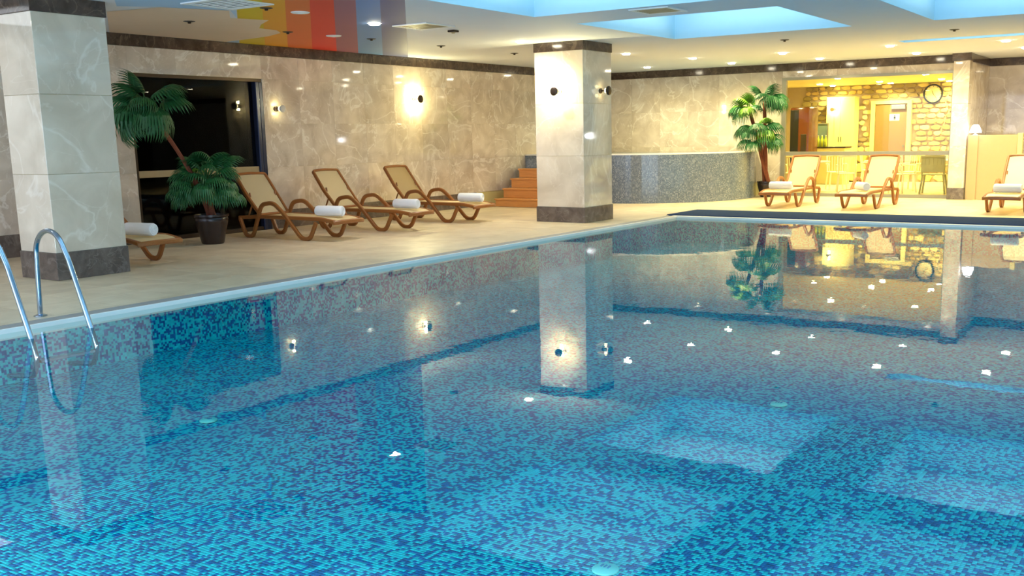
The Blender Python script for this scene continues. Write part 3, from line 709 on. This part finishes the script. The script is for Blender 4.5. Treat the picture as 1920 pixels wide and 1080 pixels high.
# ------------------------------------------------------------------ wall lamps (disc in front of a glowing back)
def sconce(loc, rz, label, on=1, energy=E_SCONCE, R=.075, stand=.15, disc='dark_metal'):
    """local -y is away from the wall"""
    t = thing('wall_lamp', label, 'wall lamp', loc, rz, 'disc wall lamps')
    bm = NB(); lathe(bm, [(.045, -.003), (.045, -.025), (.03, -.03)], 20, 'y'); obj('back_plate', bm, 'dark_metal', t, smooth=True)
    bm = NB(); lathe(bm, [(.012, -.03), (.012, -stand)], 10, 'y'); obj('arm', bm, 'dark_metal', t)
    bm = NB(); lathe(bm, [(R*.92, -stand), (R, -stand-.008), (R, -stand-.03), (R*.85, -stand-.04), (.01, -stand-.042)], 28, 'y'); obj('shade_disc', bm, disc, t, smooth=True)
    bm = NB(); lathe(bm, [(.03, -stand+.0), (.045, -stand+.02), (.04, -stand+.045), (.02, -stand+.055)], 18, 'y'); obj('bulb', bm, 'lamp_on' if on else 'lamp_dim', t, smooth=True)
    if energy: light('POINT', (0, -stand*.45, .075), energy*.5, WARM, .03, parent=t); light('POINT', (.0, -stand*.45, -.075), energy*.5, WARM, .03, parent=t)
    return t
sconce((XW, 15.35, 2.21), PI/2, 'glowing disc lamp on the marble wall above the loungers')
sconce((-9.34, 14.548, 2.19), 0, 'glowing disc lamp on the pool side front of the middle pillar')
sconce((-8.878, 15.10, 2.20), PI/2, 'disc lamp on the shaded right face of the middle pillar', on=0, energy=.35)
sconce((XW, 11.85, 1.98), PI/2, 'small faint disc lamp beside the dark window', on=0, energy=.9, R=.06, disc='disc_white')

# ------------------------------------------------------------------ ceiling lamps and fittings
def downlight(loc, label, energy, col, R=.08, group='lit ceiling downlights above the deck', grp=True):
    t = thing('downlight', label, 'ceiling lamp', loc, 0, group)
    bm = NB(); lathe(bm, [(R, -.001), (R+.022, -.001), (R+.020, -.005), (R+.002, -.006)], 24); obj('ring', bm, 'white', t, smooth=True)
    bm = NB(); lathe(bm, [(R, -.004), (R*.92, -.020), (R*.75, -.028), (.004, -.030)], 20); obj('lamp_glass', bm, 'lamp_on', t, smooth=True)
    light('SPOT', (0, 0, -.036), energy, col, .02, (0, 0, -1), math.radians(165), parent=t, blend=1)
    return t
DL = [(-11.25, 21.30, 'lit downlight over the spa, nearest the left wall'), (-9.24, 19.50, 'lit downlight left of the right palm, in the nearer row'), (-9.235, 21.50, 'lit downlight straight above the right palm, by the wall'),
      (-7.33, 19.57, 'largest lit downlight over the left end of the lobby glass'), (-7.28, 21.64, 'lit downlight close above the left part of the lobby glass'), (-5.21, 19.42, 'lit downlight in the nearer row above the right part of the lobby glass'),
      (-5.27, 21.65, 'lit downlight close above the right part of the lobby glass'), (-3.29, 19.83, 'lit downlight at the far right in the nearer row'), (-3.25, 21.80, 'lit downlight at the right edge, next to the wall trim')]
for x, y, l in DL: downlight((x, y, CZ), l, E_BACK, WARM)
downlight((-9.70, 10.51, CZ), 'bright lit downlight within the blue bands of the rainbow', E_FRONT, NEUT)
downlight((-9.72, 13.98, CZ), 'lit downlight on the ceiling just left of the middle pillar', E_FRONT, NEUT)
downlight((-9.70, 17.5, CZ), 'lit downlight hidden behind the top of the middle pillar', E_FRONT, NEUT)
downlight((-9.70, 3.6, CZ), 'lit downlight outside the picture above the ladder', E_FRONT*.25, NEUT)
for x, y, l in ((-1.2, 19.6, 'first lit downlight beyond the right edge of the picture'), (.9, 19.6, 'second lit downlight beyond the right edge of the picture'), (-1.2, 21.7, 'lit downlight beyond the right edge, by the marble wall')): downlight((x, y, CZ), l, E_BACK, WARM)
t = thing('ceiling_light_panel', 'lit white ceiling panel left of the picture, seen mirrored in the pool corner', 'ceiling lamp', (-12.15, 5.1, CZ))
bm = NB(); box(bm, -.95, .95, -.70, -.66, -.03, -.001); box(bm, -.95, .95, .66, .70, -.03, -.001); box(bm, -.95, -.91, -.66, .66, -.03, -.001); box(bm, .91, .95, -.66, .66, -.03, -.001); obj('frame', bm, 'white', t)
bm = NB(); box(bm, -.91, .91, -.66, .66, -.02, -.001); obj('diffuser', bm, 'panel_lit', t)
# dark unlit fittings
spots_ = [(-11.30, 8.77, 'small dark double fitting on the painted cloud'), (-9.54, 8.50, 'small dark fitting at the top of the amber band'), (-11.38, 10.51, 'small dark fitting low on the orange band'),
          (-11.22, 12.07, 'small dark fitting on the light blue band near the wall'), (-11.21, 13.76, 'small dark fitting between rainbow and middle pillar'), (-11.2, 15.9, 'small dark fitting by the wall left of the middle pillar'),
          (-6.3, 16.9, 'small dark fitting on the ceiling beyond the second coffer'), (-3.6, 17.1, 'small dark fitting on the ceiling at the upper right')]
for x, y, l in spots_:
    t = thing('sprinkler_fitting', l, 'ceiling fitting', (x, y, CZ), 0, 'dark ceiling fittings')
    bm = NB(); lathe(bm, [(.075, -.001), (.075, -.006), (.05, -.012), (.048, -.012)], 20); obj('plate', bm, 'steel_dark', t, smooth=True)
    bm = NB(); lathe(bm, [(.02, -.012), (.022, -.03), (.01, -.035)], 12); obj('nozzle', bm, 'dark_metal', t, smooth=True)
for x, y, l in ((-9.54, 9.03, 'white round cover on the orange band near the top'), (-11.29, 11.33, 'white round cover on the red band near the wall')):
    t = thing('round_ceiling_cover', l, 'ceiling fitting', (x, y, CZ), 0, 'white round ceiling covers')
    bm = NB(); lathe(bm, [(.115, -.001), (.115, -.008), (.10, -.016), (.02, -.02)], 28); obj('cover', bm, 'white', t, smooth=True)
    bm = NB(); lathe(bm, [(.03, -.019), (.03, -.024), (.01, -.025)], 16); obj('hub', bm, 'white', t)
t = thing('smoke_detector', 'small brown square detector on the ceiling right of the rainbow', 'detector', (-9.49, 11.94, CZ))
bm = NB(); box(bm, -.06, .06, -.06, .06, -.03, -.001, .006); obj('housing', bm, 'dark_metal', t); bm = NB(); lathe(bm, [(.03, -.03), (.025, -.045), (.01, -.048)], 16); obj('sensor', bm, 'beige_bar', t)
def vent(x, y, s, label):
    t = thing('ceiling_vent', label, 'vent', (x, y, CZ), 0, 'square ceiling air vents')
    bm = NB(); h = s/2; b_ = .05
    for a in ((-h, h, -h, -h+b_), (-h, h, h-b_, h), (-h, -h+b_, -h+b_, h-b_), (h-b_, h, -h+b_, h-b_)): box(bm, a[0], a[1], a[2], a[3], -.016, -.001)
    obj('frame', bm, 'white', t)
    bm = NB(); box(bm, -h+b_, h-b_, -h+b_, h-b_, -.004, -.001); obj('backing', bm, 'steel_dark', t)
    n = 7
    for i in range(n):
        yy = -h+b_+(i+.5)*(s-2*b_)/n; bm = NB(); box(bm, -h+b_, h-b_, yy-.016, yy+.010, -.014, -.006); obj('louvre', bm, 'white' if s > .7 else 'beige_bar', t)
vent(-6.05, 11.75, .55, 'square air vent on the ceiling strip between the blue coffers'); vent(-9.42, 11.20, .62, 'square white air vent right of the painted rainbow'); vent(-9.55, 7.95, .72, 'square white air vent at the top left of the rainbow')

# ------------------------------------------------------------------ the lobby behind the glass
LX0, LX1, LY, LZ = -12.6, -4.70, 29.8, 2.76
bm = NB()
box(bm, LX0, LX1+.1, YB+.2, LY+.1, -.1, 0); struct('floor_lobby', bm, 'tile')
bm = NB(); box(bm, LX0, LX1+.1, YB+.2, LY+.2, LZ, LZ+.1); struct('ceiling_lobby', bm, 'cream')
bm = NB(); box(bm, LX0-.1, LX0, YB+.2, LY+.2, -.1, 2.9); struct('wall_lobby_left', bm, 'cream')
bm = NB(); box(bm, LX1, LX1+.1, YB+.2, LY+.2, -.1, 2.9); struct('wall_lobby_right', bm, 'cream')
# stone wall
bm = NB(); box(bm, LX0, LX1+.1, LY+.05, LY+.2, -.1, 2.9); lw = struct('wall_lobby_back', bm, 'grout')
st_m = [plain('field_stone_%s' % n, c, .8, var=.25, scale=9, bump=.5) for n, c in (('cream', lin(214, 190, 120)), ('straw', lin(196, 168, 98)), ('olive', lin(150, 132, 82)), ('pale', lin(228, 208, 146)))]
rs = random.Random(11); zz = 0; cnt = 0
while zz < LZ-.02:
    hh = min(rs.uniform(.11, .17) if zz > .85 else rs.uniform(.2, .3), LZ-zz); xx = -10.4 - rs.random()*.2
    while xx < LX1:
        ww = rs.uniform(.15, .34) if zz > .85 else rs.uniform(.35, .6)
        if not (-8.47 < xx+ww/2 < -7.28 and zz < 2.28) and not (-9.63 < xx+ww/2 < -8.8 and zz < 2.45):
            x1 = min(xx+ww, LX1-.01); pts = []
            nn = 7
            for k in range(nn):
                a = 2*PI*k/nn+rs.uniform(-.2, .2); e = (abs(math.cos(a))**4+abs(math.sin(a))**4)**-.25
                pts.append(((xx+x1)/2+math.cos(a)*e*(x1-xx)*.47, zz+hh/2+math.sin(a)*e*hh*.45))
            bm = NB(); bk = [bm.verts.new((x, LY+.05, z)) for x, z in pts]; m_ = [bm.verts.new((x, LY+.015, z)) for x, z in pts]
            cx_, cz_ = (xx+x1)/2, zz+hh/2; dp = rs.uniform(.0, .03)
            ft = [bm.verts.new((cx_+(x-cx_)*.85, LY+.01-dp, cz_+(z-cz_)*.82)) for x, z in pts]
            bm.faces.new(ft)
            for A, B in ((bk, m_), (m_, ft)):
                for k in range(nn): bm.faces.new((A[k], A[(k+1)%nn], B[(k+1)%nn], B[k]))
            obj('stone', bm, rs.choice(st_m), lw); cnt += 1
        xx += ww+.012
    zz += hh+.01
# glass front
wg = sempty('window_2', (0, 0, 0))
bm = NB(); f = .07
box(bm, GX0, GX0+.10, YB-.03, YB+.06, 0, GZ); box(bm, GX1-.05, GX1+.02, YB-.03, YB+.06, 0, GZ); box(bm, GX0+.10, GX1-.05, YB-.03, YB+.06, GZ-.06, GZ); box(bm, GX0+.10, GX1-.05, YB-.03, YB+.06, 0, .07)
obj('window_frame', bm, 'frame_grey', wg)
bm = NB(); box(bm, GX0+.10, GX1-.05, YB-.02, YB+.05, .92, 1.01, .004); obj('window_rail', bm, 'frame_grey', wg)
bm = NB(); box(bm, GX0+.10, GX1-.05, YB+.01, YB+.02, .07, .92); obj('window_pane', bm, 'glass', wg)
bm = NB(); box(bm, GX0+.10, GX1-.05, YB+.01, YB+.02, 1.01, GZ-.06); obj('window_pane', bm, 'glass', wg)
# lobby door
d = sempty('door_1', (-7.87, LY, 0))
bm = NB(); box(bm, -.44, .44, -.06, -.02, .005, 2.19, .004); obj('door_leaf', bm, 'door', d)
bm = NB(); box(bm, -.57, -.45, -.10, .04, 0, 2.29, .004); box(bm, .45, .57, -.10, .04, 0, 2.29, .004); box(bm, -.45, .45, -.10, .04, 2.20, 2.29, .004); obj('door_frame', bm, 'cream', d)
bm = NB(); box(bm, .02, .40, -.13, -.062, 2.05, 2.17, .006); obj('door_closer', bm, plain('violet_grey_metal', lin(150, 146, 160), .4, .5), d)
bm = NB(); box(bm, -.04, .24, -.068, -.061, 1.73, 1.91, .002); sg = obj('door_sign', bm, 'white', d)
bm = NB(); lathe(bm, [(.018, -.071), (.018, -.075)], 12, 'y', (.11, 0, 1.868)); box(bm, .085, .135, -.075, -.069, 1.79, 1.845); box(bm, .09, .106, -.075, -.069, 1.75, 1.79); box(bm, .114, .13, -.075, -.069, 1.75, 1.79); obj('sign_figure', bm, 'frame_blue', sg)
bm = NB(); lathe(bm, [(.022, -.06), (.022, -.11), (.01, -.12)], 12, 'y', (.38, 0, 1.02)); obj('door_handle', bm, 'chrome', d)
# cream panel column with lamp
t = thing('cupboard', 'tall plain cream cupboard against the stone wall behind the glass', 'cupboard', (-9.21, LY-.42, 0))
bm = NB(); box(bm, -.42, .42, 0, .37, .04, 2.43, .006); obj('body', bm, 'cream', t)
for s in (0, 1):
    bm = NB(); box(bm, -.41+s*.41, -.003+s*.41, -.018, -.001, 1.02, 2.42, .004); dd = obj('door', bm, 'cream', t)
    bm = NB(); box(bm, -.41+s*.41, -.003+s*.41, -.018, -.001, .06, 1.0, .004); obj('lower_door', bm, 'cream', t)
    bm = NB(); box(bm, -.05+s*.08, -.035+s*.08, -.035, -.019, 1.15, 1.30); obj('handle', bm, 'dark_metal', dd)
sconce((-9.40, LY-.44, 2.08), 0, 'small lamp glowing on the cream cupboard behind the glass', energy=10, R=.06, disc='beige_bar')
# clock
t = thing('wall_clock', 'round wall clock with a dark rim high on the stone wall', 'clock', (-6.74, LY-.025, 2.44))
bm = NB(); pts = [(.245*math.cos(a), -.03, .245*math.sin(a)) for a in [2*PI*k/40 for k in range(40)]]; sweep(bm, pts, .05, .04, side=Vector((0, 1, 0)), closed=True); obj('rim', bm, 'black', t, smooth=True)
bm = NB(); lathe(bm, [(.235, 0), (.235, -.015)], 40, 'y'); obj('face', bm, plain('ivory_clock_face', lin(226, 210, 160), .6), t)
bm = NB()
for k in range(12):
    a = k*PI/6; c, s = math.cos(a), math.sin(a)
    p = [(.19, .008), (.215, .008), (.215, -.008), (.19, -.008)]
    bm.faces.new([bm.verts.new((x*c-z*s, -.0165, x*s+z*c)) for x, z in p])
obj('hour_mark', bm, 'black', t)
for nm, a, L, w_ in (('hour_hand', math.radians(112), .10, .014), ('minute_hand', math.radians(-52), .15, .010)):
    bm = NB(); c, s = math.cos(a), math.sin(a); p = [(-.02, w_/2), (L, w_/3), (L, -w_/3), (-.02, -w_/2)]
    f_ = bm.faces.new([bm.verts.new((x*c-z*s, -.020, x*s+z*c)) for x, z in p]); bmesh.ops.solidify(bm, geom=[f_], thickness=.003); obj(nm, bm, 'black', t)
# drinks machine
t = thing('vending_machine', 'red brown drinks machine with black glass front at the left of the lobby', 'vending machine', (-9.24, 26.0, 0), 0)
bm = NB(); box(bm, -.26, .27, 0, .75, .001, 2.1, .06); obj('body', bm, 'redwood', t, smooth=True)
bm = NB(); box(bm, -.24, -.02, -.012, .0, .15, 2.02, .004); obj('glass_front', bm, 'black', t)
bm = NB(); box(bm, .05, .2, -.01, .0, .9, 1.4, .004); obj('control_panel', bm, 'dark_metal', t)
# counter with framed screen and bottles
t = thing('bar_counter', 'low cream counter with dark top beside the drinks machine', 'counter', (-9.05, 27.9, 0))
bm = NB(); box(bm, -.55, .45, 0, .5, .001, 1.0, .006); obj('body', bm, 'cream', t); bm = NB(); box(bm, -.58, .48, -.03, .53, 1.0, 1.04, .006); obj('counter_top', bm, 'dark_metal', t)
t = thing('framed_screen', 'grey framed panel standing on the counter behind the bottles', 'screen', (-9.42, 28.25, 1.041))
bm = NB(); box(bm, -.20, .20, 0, .02, .0, .62, .004); obj('panel', bm, 'teal_glass', t)
bm = NB(); box(bm, -.23, -.20, -.01, .03, 0, .65); box(bm, .20, .23, -.01, .03, 0, .65); box(bm, -.20, .20, -.01, .03, .62, .65); obj('frame', bm, 'frame_grey', t)
for k in range(4):
    t = thing('bottle', ['leftmost', 'second', 'third', 'rightmost'][k]+' of the yellow green bottles on the lobby counter', 'bottle', (-9.50+k*.105, 28.03, 1.041), 0, 'bottles on the lobby counter')
    bm = NB(); lathe(bm, [(.038, 0), (.042, .01), (.042, .19), (.018, .25), (.016, .29)], 14); obj('body', bm, 'bottle', t, smooth=True); bm = NB(); lathe(bm, [(.018, .29), (.018, .315)], 10); obj('cap', bm, 'white', t)
# tables and chairs
def cafe_table(x, y, label, r=.38):
    t = thing('round_table', label, 'table', (x, y, 0), 0, 'round lobby tables')
    bm = NB(); lathe(bm, [(r*.97, .71), (r, .72), (r, .735), (r*.98, .745)], 32); obj('tabletop', bm, 'chair_white', t, smooth=True)
    bm = NB(); lathe(bm, [(.035, .03), (.03, .71)], 14); obj('column', bm, 'chair_white', t, smooth=True); bm = NB(); lathe(bm, [(.24, .001), (.24, .015), (.05, .035)], 24); obj('foot', bm, 'chair_white', t, smooth=True)
def make_chair(m):
    t = thing('cafe_chair', 'x', 'chair')
    bm = NB(); box(bm, -.21, .21, -.21, .21, .43, .455, .01); obj('seat', bm, m, t)
    for sx in (-1, 1):
        for sy in (-1, 1):
            bm = NB(); sweep(bm, [(sx*.22, sy*.22, .002), (sx*.18, sy*.18, .43)], .035, .035); obj('leg', bm, m, t)
        bm = NB(); sweep(bm, fillet([(sx*.19, .19, .44), (sx*.20, .25, .88)], .02), .03, .03); obj('back_post', bm, m, t)
        bm = NB(); sweep(bm, fillet([(sx*.22, .22, .64), (sx*.235, -.16, .65), (sx*.22, -.19, .45)], .05), .03, .025); obj('armrest', bm, m, t)
    for k in range(5):
        x = -.14+k*.07; bm = NB(); sweep(bm, [(x, .20, .47), (x, .245, .82)], .022, .012); obj('back_slat', bm, m, t)
    bm = NB(); sweep(bm, [(-.2, .25, .85), (0, .265, .87), (.2, .25, .85)], .05, .025, side=UP); obj('top_rail', bm, m, t)
    return t
ch = make_chair('chair_white')
cs = [(-8.98, 24.8, 170, 'cream lobby chair seen through the glass behind the left lounger'), (-8.05, 25.5, 30, 'cream lobby chair between the first two lobby tables'), (-7.52, 24.6, 200, 'cream lobby chair behind the middle lounger'),
      (-6.28, 25.8, -20, 'cream lobby chair in front of the brown door'), (-7.6, 26.9, 100, 'cream lobby chair deepest in the room'), (-6.15, 24.5, 60, 'cream lobby chair left of the grey rattan chair')]
for k, (x, y, rz, l) in enumerate(cs):
    o = ch if k == 0 else copy_tree(ch); o.location = (x, y, 0); o.rotation_euler = (0, 0, math.radians(rz)); tag(o, l, 'chair', 'cream lobby chairs')
cafe_table(-8.3, 24.5, 'cream round lobby table nearest the drinks machine'); cafe_table(-6.9, 25.2, 'cream round lobby table in the middle behind the glass', .36); cafe_table(-5.35, 25.9, 'cream round lobby table at the right behind the grey chair', .42)
g = make_chair('chair_grey'); g.location = (-5.42, 24.4, 0); g.rotation_euler = (0, 0, PI+.1); tag(g, 'grey rattan armchair with its back to the glass at the right', 'chair')
g.scale = (1.25, 1.1, 1.0)
bm = NB(); box(bm, -.19, .19, .215, .235, .5, .84, .004); obj('woven_back', bm, 'chair_grey', g)
# lobby lamps
for k, (x, y, l) in enumerate([(-9.39, 28.0, 'left'), (-9.41, 29.2, 'left rear'), (-7.75, 28.0, 'middle'), (-7.76, 29.15, 'middle rear'), (-6.15, 28.0, 'right'), (-6.23, 29.3, 'right rear'), (-8.0, 25.2, 'front left'), (-5.9, 25.2, 'front right'), (-9.6, 25.0, 'hidden front')]):
    t = downlight((x, y, LZ), l+' lit downlight of the lobby ceiling seen through the glass', E_LOBBY, YEL, group='lit lobby downlights')

# ------------------------------------------------------------------ reception screen at the right with white lamp
t = thing('partition', 'low tan partition panel against the recess right of the pilaster', 'partition', (-3.88, 22.50, 0))
bm = NB(); box(bm, -.47, .48, 0, .05, .001, 1.33, .004); obj('panel', bm, 'tan', t)
bm = NB(); box(bm, -.47, -.27, -.02, -.001, .001, 1.33, .003); obj('side_strip', bm, 'tan', t)
bm = NB(); box(bm, .485, .58, -.02, .07, .001, 1.36, .004); obj('end_post', bm, 'cream', t)
t = thing('table_lamp', 'small cool white lamp glowing on top of the tan partition', 'lamp', (-4.22, 22.53, 1.331))
bm = NB(); lathe(bm, [(.05, 0), (.05, .01), (.015, .02), (.012, .05)], 18); obj('base', bm, 'white', t, smooth=True)
bm = NB(); lathe(bm, [(.12, .05), (.11, .10), (.07, .19), (.05, .21)], 24); obj('shade', bm, 'lamp_white', t, smooth=True)
light('POINT', (0, -.16, .12), 3, (.9, .93, 1), .05, parent=t)
print('tiles', n_t, 'stones', cnt, 'mosaic', n)
